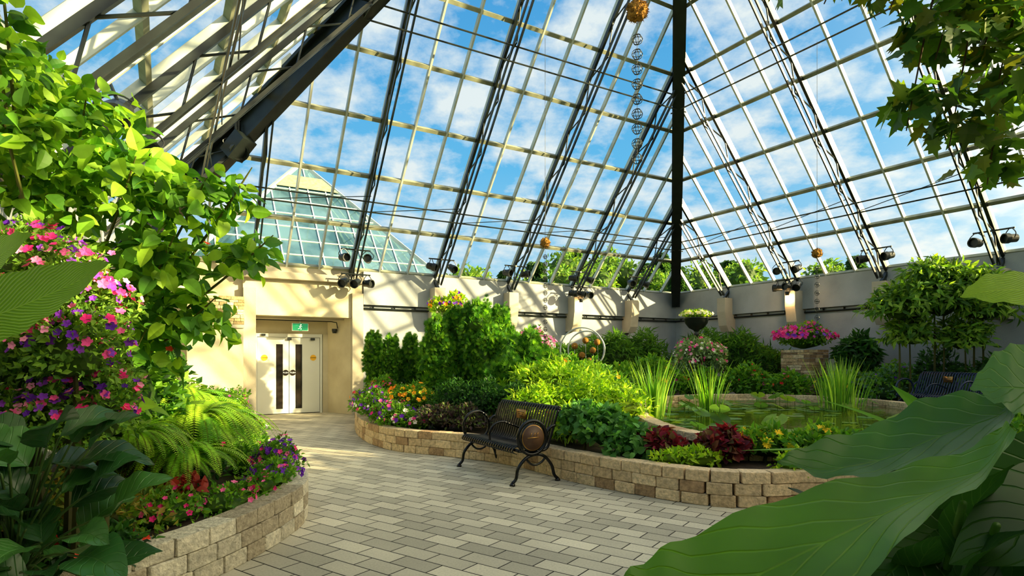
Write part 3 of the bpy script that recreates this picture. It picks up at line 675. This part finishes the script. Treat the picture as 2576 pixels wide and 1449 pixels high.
bush('petunia_cascade',[(-2.75,3.4,2.05,.33,.3,.22),(-2.5,3.35,1.8,.3,.3,.25),(-2.42,3.3,1.5,.26,.25,.3),(-2.8,3.4,1.5,.4,.3,.35),(-2.7,3.4,1.1,.4,.3,.3),(-2.4,3.5,1.15,.2,.2,.3)],11000,.042,[lin(100,140,50),lin(130,170,60),lin(66,106,38)],KITE,[(420,.052,PINK),(330,.05,PUR),(90,.045,[lin(240,150,200)])],core=.42,shell=.35)
def fern(x,y,z,n,L):
    mb=MB()
    for i in range(n):
        a=random.uniform(0,6.28);el=random.uniform(.35,1.3);l=L*random.uniform(.75,1.1);o=A([x,y,z]);h=A([math.cos(a),math.sin(a),0]);pts=[]
        m=40;th=el
        for j in range(m+1):
            pts.append(o.copy());o=o+(h*math.cos(th)+Z*math.sin(th))*l/m;th-=(1.9*el+.5)/m*1.0
        pts=A(pts);tg=nrm(np.gradient(pts,axis=0));side=nrm(np.cross(tg,Z));j=np.arange(3,m+1)
        sz=l*.095*np.sin(np.pi*(j/m)**.6*.97+.03)**.7+.004;c=mixcols([lin(120,168,36),lin(164,200,54),lin(84,136,32)],1)[0]
        for s in (-1,1):
            scatter(mb,(A([[0,0,0],[.14,.3,0],[0,1,-.1],[-.14,.3,0]]),[A([[0,1,2,3]])]),pts[j],side[j]*s+tg[j]*.35,np.cross(side[j],tg[j]),sz,c*rng.uniform(.85,1.15,(len(j),1)))
        mb.tube(pts[::6],.003,3,lin(110,120,50),cap=False)
    mb.tube([(x,y,.28),(x,y,z)],.03,6,lin(60,70,30))
    mb.obj('boston_fern',M_leaf)
fern(-2.95,5.6,.85,130,.85);fern(-3.5,6.3,1.0,90,.85);fern(-2.75,5.0,.65,80,.62);fern(-4.2,7.8,.7,70,.8);fern(-3.0,4.7,.85,80,.6)
bush('fern_base',[(-2.95,5.6,.45,.22,.22,.3),(-3.5,6.3,.5,.22,.22,.4)],900,.08,DG,KITE,core=.4)
bush('groundcover',[(-2.75,6.3,.4,.35,.4,.2),(-3.3,7.0,.42,.4,.5,.25),(-3.7,7.9,.42,.4,.5,.25),(-4.3,8.8,.45,.4,.5,.28),(-4.9,9.9,.5,.4,.6,.3),(-5.5,11.2,.55,.5,.7,.35)],4200,.07,G1,KITE,[(40,.06,PINK),(40,.06,WH)])
bush('petunia_border',[(-2.2,5.5,.4,.2,.3,.16),(-2.35,6.0,.45,.2,.3,.2)],900,.05,G1,KITE,[(110,.055,PUR),(30,.055,PINK)])
bush('petunia_border',[(-2.25,4.7,.36,.2,.35,.14),(-2.5,4.3,.38,.25,.3,.14),(-2.15,5.1,.38,.15,.2,.12)],1100,.05,G1,KITE,[(70,.045,PINK)])
bush('groundcover',[(-2.8,4.4,.4,.4,.4,.18),(-2.7,3.9,.42,.35,.3,.18),(-3.3,3.9,.5,.5,.5,.25),(-3.1,4.9,.45,.4,.4,.2)],3200,.06,[lin(110,134,40),lin(70,104,30),lin(140,120,50)],KITE)
bush('coleus_plant',[(-2.5,4.6,.5,.1,.1,.06)],40,.09,[lin(150,50,36),lin(120,36,36)],OVATE)
bush('begonia_patch',[(-2.62,3.35,.4,.25,.2,.12),(-2.45,3.6,.36,.2,.2,.1)],700,.06,DG,KITE,[(22,.045,RED)])
mb=MB();cn=A([-2.25,2.85,.92])
for i in range(46):
    a=random.uniform(0,6.28);el=random.uniform(-.5,1.0);r=random.uniform(.05,.36);st=cn+A([math.cos(a)*r,math.sin(a)*r*.6,random.uniform(-.55,.2)])
    d=A([math.cos(a)*math.cos(el),math.sin(a)*math.cos(el)*.7,math.sin(el)*.6]);l=random.uniform(.28,.42)
    bentleaf(mb,st,st+d*l,l*.3,up=(random.uniform(-.3,.3),-.5,1),arch=.14,fold=.35,col=mixcols([lin(44,88,42),lin(66,116,52),lin(36,72,36)],1)[0],wave=.008)
    mb.tube(catmull([[-2.6,3.1,.3],(A([-2.5,3.0,.5])+st)/2,st],4),.006,4,lin(60,90,40))
mb.obj('fatsia_shrub',M_dleaf,True)
mb=MB();g=lin(96,146,34)
bigleaf_e(mb,[(-2.35,2.2,1.68),(-2.11,2.2,1.72),(-1.889,2.2,1.80),(-1.742,2.2,1.838),(-1.596,2.2,1.855),(-1.471,2.18,1.852)],[(-2.3,2.1,1.52),(-1.96,2.1,1.51),(-1.79,2.1,1.56),(-1.66,2.1,1.63),(-1.54,2.12,1.73),(-1.471,2.18,1.852)],.02,g)
bigleaf_e(mb,[(-2.4,2.4,1.6),(-2.2,2.4,1.9),(-2.02,2.4,2.0),(-1.93,2.4,2.0)],[(-2.3,2.3,1.5),(-2.1,2.3,1.7),(-1.97,2.3,1.85),(-1.93,2.4,2.0)],.01,g)
mb.tube(catmull([(-2.6,2.75,.3),(-2.55,2.5,1.1),(-2.33,2.15,1.6)],6),np.linspace(.03,.012,13),7,g)
mb.obj('banana_plant',M_ban,True)
# elephant ears right
mb=MB();c1=lin(84,138,22);c2=lin(58,112,30);c3=lin(96,142,70)
bigleaf_e(mb,[(1.283,1.55,1.335),(1.239,1.6,1.265),(1.026,1.6,1.201),(.736,1.55,1.149),(.447,1.45,1.075),(.305,1.38,1.031),(.237,1.33,1.003)],[(1.272,1.5,1.32),(1.113,1.4,1.22),(.903,1.3,1.153),(.714,1.2,1.061),(.53,1.2,.972),(.36,1.25,.975),(.237,1.33,1.003)],.03,c1,wave=.009)
bigleaf_e(mb,[(1.7,2.05,1.39),(1.655,2.1,1.381),(1.494,2.15,1.357),(1.277,2.1,1.262),(1.016,2.0,1.22),(.845,1.9,1.171)],[(1.66,1.95,1.37),(1.502,1.8,1.308),(1.297,1.75,1.208),(1.122,1.75,1.162),(.95,1.8,1.14),(.845,1.9,1.171)],.04,c2,wave=.01)
bigleaf_e(mb,[(1.95,2.05,1.55),(1.883,2.0,1.593),(1.717,2.0,1.553),(1.616,2.0,1.513),(1.536,2.,1.4)],[(1.9,1.9,1.3),(1.694,1.8,1.236),(1.574,1.8,1.308),(1.519,1.85,1.352),(1.536,2.,1.4)],.03,c3,wave=.01)
bentleaf(mb,(1.75,1.65,1.05),(1.1,1.5,.98),.18,up=(0,-.6,1),arch=.12,fold=.2,col=c2*.7,heart=.2)
bentleaf(mb,(1.6,1.75,1.2),(1.25,1.6,.85),.16,up=(0,-.8,.6),arch=.1,fold=.2,col=c2*.7,heart=.2)
bentleaf(mb,(1.35,1.9,.95),(.95,1.75,.7),.13,up=(0,-.6,.8),arch=.1,fold=.2,col=c2*.6,heart=.2)
for i in range(50):
    b=A([random.uniform(1.0,1.9),random.uniform(1.5,2.3),random.uniform(.35,.95)]);d=A([random.uniform(-1,.6),random.uniform(-.8,.3),random.uniform(.2,1)]);bentleaf(mb,b,b+nrm(d)*random.uniform(.25,.4),.07,arch=.1,col=lin(40,78,32),wave=.004)
for (p,q) in (((1.5,2.1,.28),(1.15,1.52,1.13)),((1.6,2.1,.28),(1.5,1.94,1.22)),((1.75,2.2,.28),(1.75,1.95,1.3)),((1.45,2.0,.28),(1.75,1.67,1.02)),((1.4,1.95,.28),(1.6,1.77,1.12)),((1.35,1.9,.28),(1.22,1.5,1.08))):
    mb.tube(catmull([p,(A(p)*.4+A(q)*.6)+A([.06,.12,-.05]),q],6),np.linspace(.02,.009,13),8,lin(70,110,44))
mb.obj('elephant_ear_plant',M_big,True)
mb=MB()
bigleaf_e(mb,[(2.3,2.3,1.7),(2.144,2.25,1.808),(1.924,2.2,1.815),(1.748,2.2,1.805),(1.653,2.2,1.727)],[(2.25,2.1,1.6),(2.144,2.1,1.647),(1.924,2.1,1.683),(1.748,2.12,1.694),(1.653,2.2,1.727)],.01,lin(140,180,60))
mb.tube(catmull([(2.3,2.5,.28),(2.45,2.4,1.1),(2.28,2.2,1.65)],6),np.linspace(.03,.012,13),7,g)
mb.obj('banana_plant',M_ban,True)
mb=MB()
bentleaf(mb,(2.5,3.35,.85),(1.3,3.4,.97),.05,arch=.04,col=lin(100,154,40));bentleaf(mb,(2.55,3.5,.9),(1.85,3.6,1.25),.07,arch=.05,col=lin(70,120,40));bentleaf(mb,(2.6,3.5,.9),(2.1,3.3,1.35),.08,arch=.05,col=lin(60,110,36))
mb.tube([(2.4,2.75,.28),(2.5,3.35,.87)],.015,6,g);mb.tube([(2.45,2.75,.28),(2.58,3.5,.92)],.015,6,g);mb.obj('canna_plant',M_ban,True)
vl=[(2.5,3.1,3.2,.28),(2.55,3.1,2.9,.26),(2.25,3.1,3.15,.22),(2.1,3.1,2.78,.15),(2.32,3.1,2.68,.17),(2.52,3.1,2.5,.18),(1.62,3.0,3.38,.1),(1.38,3.0,3.4,.09),(1.95,3.0,3.35,.14),(2.62,3.2,3.5,.3),(2.25,3.0,3.5,.2)]
mbv=MB();tr=A([3.3,2.85,.28]);mbv.tube(catmull([tr,(3.3,3.0,1.8),(3.1,3.1,3.2),(2.6,3.1,3.75),(1.9,3.05,3.65),(1.2,3.0,3.6),(.7,3.0,3.55)],6),np.linspace(.05,.01,37),7,lin(70,56,36))
for l in vl: mbv.tube(catmull([(l[0]+.15,l[1],3.62),(l[0]+.05,l[1],(3.6+l[2])/2),(l[0]-.05,l[1],l[2]-.1)],5),np.linspace(.008,.003,11),4,lin(80,60,36))
bush('grape_ivy_vine',vl,640,.115,[lin(66,106,26),lin(92,130,32),lin(44,76,24),lin(96,104,30)],MAPLE,shell=.15,droop=.7,core=0,stem=False,mb=mbv,wild=.7)
# ---------------------------------------------------------------- hanging ornaments
def mossball(mb,c,r):
    V=ICO[0]*(r*(1+.12*rng.standard_normal((len(ICO[0]),1))))+A(c);mb.add(V,ICO[1],m=1)
    n=260;d=nrm(rng.standard_normal((n,3)));scatter(mb,NARROW,A(c)+d*r*.9,d+.8*rng.standard_normal((n,3)),rng.standard_normal((n,3)),r*.45,(.3,.2,.05),1)
def ornament(x,y,ztop,zb,r,nr,rr,zc,th=.005):
    mb=MB();mb.tube([(x,y,ztop),(x,y,zb)],.004,4);mossball(mb,(x,y,zb),r);z=zb-r-.05;mb.tube([(x,y,zb),(x,y,z-nr*zc)],.003,4)
    for i in range(nr):
        z-=zc;an=np.linspace(0,2*np.pi,17)
        for t in (0,1.05,2.1):
            mb.tube([A([x,y,z])+rr*(math.cos(q)*A([math.cos(t),math.sin(t),0])+math.sin(q)*Z) for q in an],th,4,cap=False)
        mb.tube([A([x,y,z])+rr*(math.cos(q)*A([1,0,0])+math.sin(q)*A([0,1,0])) for q in an],th,4,cap=False)
    mb.obj('hanging_ornament',[M_metal,M_moss])
ornament(1.68,8.0,11.5,6.15,.13,9,.07,.2)
ornament(.78,14.0,9.0,4.2,.11,14,.05,.17);ornament(6.65,13.0,8.4,3.78,.1,9,.05,.18)
# ---------------------------------------------------------------- spotlights
def can(mb,P,d,r=.11,l=.28):
    d=nrm(d);mb.lathe([(r*.55,-l*.5),(r*.8,-l*.42),(r*.85,l*.1),(r,l*.15),(r,l*.5),(r*.8,l*.5),(r*.7,l*.3)],P,16,d)
    x=nrm(np.cross(d,Z));mb.tube(catmull([A(P)+x*r,A(P)+x*r*1.3+Z*.1,A(P)+Z*.22,A(P)-x*r*1.3+Z*.1,A(P)-x*r],4),.01,5)
def spots(F,a,z,k,w=.62):
    mb=MB();mb.tube([F.w(a-.38,w-.02,z+.22),F.w(a+.38,w-.02,z+.22)],.02,6);mb.beam(F.w(a,.36,z+.22),F.w(a,w,z+.22),.05,.05)
    for i in range(k):
        s=(i-(k-1)/2)*(.62/max(1,k-1)) if k>1 else 0
        can(mb,F.w(a+s,w,z),F.n*.8+F.e*random.uniform(-.9,.9)+Z*random.uniform(-.5,.1))
    mb.obj('track_spotlight',M_metal)
for i,a in enumerate(bayA[1:]): spots(FA,a,4.0 if i else 4.05,2)
spots(FA,bayA[1],3.42,3);spots(FA,bayA[4],3.52,3);
for a in bayB[1:]: spots(FB,a,4.05,2)
spots(FB,bayB[1],3.55,3)
mb=MB();P=A([-5.6,12.1,5.75]);can(mb,P,(.6,-.5,-.6),.2,.4);mb.beam(P+A([-.1,0,-.15]),P+A([.25,-.1,.2]),.4,.28);mb.tube([P,P+Z*.55],.03,6);mb.obj('floodlight',M_metal)
mb=MB();P=A([-4.3,6.5,4.15]);can(mb,P,(.3,-.7,-.5),.17,.42);mb.tube([P+Z*.15,P+A([-.2,.1,.5])],.02,6);can(mb,P+A([.15,.3,-.25]),(.5,-.6,-.5),.12,.3);mb.obj('floodlight',M_metal)
for (F,a,w,z) in ((FB,bayB[1],.62,3.3),(FA,bayA[4],.62,3.25)):
    mb=MB();mb.lathe([(.05,0),(.06,.05),(.06,.12)],F.w(a,w,z),12,m=0);mb.lathe([(.045,-.01),(.045,.0)],F.w(a,w,z),12,m=1);mb.tube([F.w(a,.45,z+.1),F.w(a,w,z+.1)],.015,5);mb.obj('downlight',[M_metal,M_lamp])
    l=bpy.data.lights.new('downlight_glow','POINT');l.energy=18;l.color=(1,.6,.25);l.shadow_soft_size=.05;o=bpy.data.objects.new('downlight_glow',l);o.location=F.w(a,w,z-.08);sc.collection.objects.link(o)
# ---------------------------------------------------------------- outside
P2=A([-15.9,45.,0]);H2=16.2;S2=2*(H2-.5)/T
c2=P2+(U+Vv)*S2/2
f2=[Face(c2-U*S2,U,-Vv,S2,T,.5),Face(c2,-Vv,-U,S2,T,.5),Face(c2-Vv*S2,-U,Vv,S2,T,.5),Face(c2-U*S2-Vv*S2,Vv,U,S2,T,.5)]
mb=MB()
for F in f2:
    wt=S2/2
    mb.add([F.r(0,0,.02),F.r(S2,0,.02),F.r(S2/2,wt,.02)],[[0,1,2]],m=0)
    F.box(mb,0,S2,-.2,.1,-.16,.5,m=2)
    for w in np.arange(.0,wt,.95): mb.beam(F.r(w,w),F.r(S2-w,w),.08,.08,F.N,m=1)
    k=int(S2/1.25)
    for i in range(1,k):
        a=S2*i/k;wm=min(a,S2-a);mb.beam(F.r(a,0),F.r(a,wm),.08,.1,F.N,m=1)
    mb.beam(F.r(0,0),F.r(S2/2,wt),.26,.26,m=1)
    w0=wt-2.3;w1=wt-1.3;mb.add([F.r(w0,w0,-.1),F.r(S2-w0,w0,-.1),F.r(S2-w1,w1,-.1),F.r(w1,w1,-.1)],[[0,1,2,3]],m=2)
mb.obj('glass_pyramid_building',[M_teal,M_pyf,M_girt])
def tree(x,y,ztop,con):
    mb=MB();gz=gh(x,y);h=max(4,ztop-gz)
    mb.tube([(x,y,gz-.8),(x,y,gz+h*.8)],[.25,.08],6,lin(70,60,45))
    cols=[lin(90,130,50),lin(134,164,60),lin(70,105,45)] if not con else [lin(50,84,44),lin(70,104,50),lin(40,66,36)]
    n=900
    if con:
        t=rng.random(n)**.8;r=(1-t)*h*.2*rng.uniform(.5,1,n);a=rng.random(n)*6.28;p=np.stack([x+r*np.cos(a),y+r*np.sin(a),gz+h*(.1+.9*t)],1);dr=np.stack([np.cos(a),np.sin(a),-.3+0*a],1)
        scatter(mb,KITE,p,dr,rng.standard_normal((n,3))+A([0,0,1]),.08*h,mixcols(cols,n))
    else:
        ls=[(x+random.uniform(-1,1)*h*.14,y+random.uniform(-1,1)*h*.14,gz+h*random.uniform(.35,.85),h*random.uniform(.11,.18)) for _ in range(7)]
        bush('',ls,n,.05*h,cols,KITE,core=.7,stem=False,mb=mb,finish=False)
    mb.obj('conifer_tree' if con else 'deciduous_tree',M_leaf)
for i in range(96):
    b=random.uniform(-.12,.95) if i<82 else random.uniform(-.95,-.72);Y=random.uniform(50,85)
    top=1.5+.142*Y+random.uniform(-2.0,1.6)+(.03*Y if .1<b<.27 else 0)
    tree(b*Y,Y,top,random.random()<.35)
# ---------------------------------------------------------------- world & lights
EXP=.5;GAM=1.0;WS=1.0
def skyc(r,g,b):
    return lin(r,g,b)/(WS*2**EXP)
w=bpy.data.worlds.new('sky');sc.world=w;w.use_nodes=True;nt=w.node_tree;bg=nt.nodes['Background']
tc=nt.nodes.new('ShaderNodeTexCoord');sp=nt.nodes.new('ShaderNodeSeparateXYZ');nt.links.new(tc.outputs['Generated'],sp.inputs[0])
r=nt.nodes.new('ShaderNodeValToRGB');e=r.color_ramp.elements;e[0].position=.0;e[0].color=(*skyc(204,236,248),1);e[1].position=.75;e[1].color=(*skyc(26,128,208),1)
q=e.new(.3);q.color=(*skyc(104,190,240),1);nt.links.new(sp.outputs[2],r.inputs[0])
ad=nt.nodes.new('ShaderNodeMath');ad.operation='ADD';ad.inputs[1].default_value=.28;nt.links.new(sp.outputs[2],ad.inputs[0])
mxm=nt.nodes.new('ShaderNodeMath');mxm.operation='MAXIMUM';mxm.inputs[1].default_value=.1;nt.links.new(ad.outputs[0],mxm.inputs[0])
cx=[]
for i in (0,1):
    d=nt.nodes.new('ShaderNodeMath');d.operation='DIVIDE';nt.links.new(sp.outputs[i],d.inputs[0]);nt.links.new(mxm.outputs[0],d.inputs[1]);cx.append(d)
cb=nt.nodes.new('ShaderNodeCombineXYZ');nt.links.new(cx[0].outputs[0],cb.inputs[0]);nt.links.new(cx[1].outputs[0],cb.inputs[1])
no=nt.nodes.new('ShaderNodeTexNoise');no.inputs['Scale'].default_value=5.0;no.inputs['Detail'].default_value=9;no.inputs['Roughness'].default_value=.6;nt.links.new(cb.outputs[0],no.inputs['Vector'])
cr=nt.nodes.new('ShaderNodeValToRGB');cr.color_ramp.elements[0].position=.42;cr.color_ramp.elements[1].position=.62;nt.links.new(no.outputs[0],cr.inputs[0])
mx=nt.nodes.new('ShaderNodeMix');mx.data_type='RGBA';nt.links.new(cr.outputs[0],mx.inputs['Factor']);nt.links.new(r.outputs[0],mx.inputs[6]);mx.inputs[7].default_value=(*skyc(236,243,246),1)
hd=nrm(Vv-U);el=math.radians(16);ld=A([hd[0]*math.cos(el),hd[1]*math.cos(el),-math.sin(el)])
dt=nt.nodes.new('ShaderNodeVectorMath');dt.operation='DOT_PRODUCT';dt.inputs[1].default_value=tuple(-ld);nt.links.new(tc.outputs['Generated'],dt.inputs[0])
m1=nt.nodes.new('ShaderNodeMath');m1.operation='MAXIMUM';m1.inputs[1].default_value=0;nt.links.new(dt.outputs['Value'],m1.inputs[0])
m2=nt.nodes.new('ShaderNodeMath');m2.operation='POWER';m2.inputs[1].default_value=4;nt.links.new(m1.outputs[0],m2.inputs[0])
vs=nt.nodes.new('ShaderNodeVectorMath');vs.operation='SCALE';vs.inputs[0].default_value=(5.2,4.1,2.2);nt.links.new(m2.outputs[0],vs.inputs['Scale'])  # broad warm glow around the sun direction, added as ambient fill for the interior
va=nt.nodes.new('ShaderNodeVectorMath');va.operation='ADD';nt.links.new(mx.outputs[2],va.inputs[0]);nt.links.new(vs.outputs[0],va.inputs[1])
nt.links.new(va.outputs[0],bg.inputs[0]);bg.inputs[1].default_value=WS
l=bpy.data.lights.new('sun','SUN');l.energy=13.5;l.color=(1,.77,.4);l.angle=math.radians(.8);o=bpy.data.objects.new('sun',l);sc.collection.objects.link(o)
o.rotation_euler=Vector(ld).to_track_quat('-Z','Y').to_euler();o.location=(20,0,20)
sc.view_settings.view_transform='Standard';sc.view_settings.exposure=EXP;sc.view_settings.gamma=GAM
cam=bpy.data.cameras.new('camera');cam.lens=36*1500/2576;cam.sensor_width=36;cam.shift_y=.0681;cam.clip_end=1000;cam.clip_start=.05
co=bpy.data.objects.new('camera',cam);co.location=(0,0,1.5);co.rotation_euler=(math.pi/2,0,0);sc.collection.objects.link(co);sc.camera=co
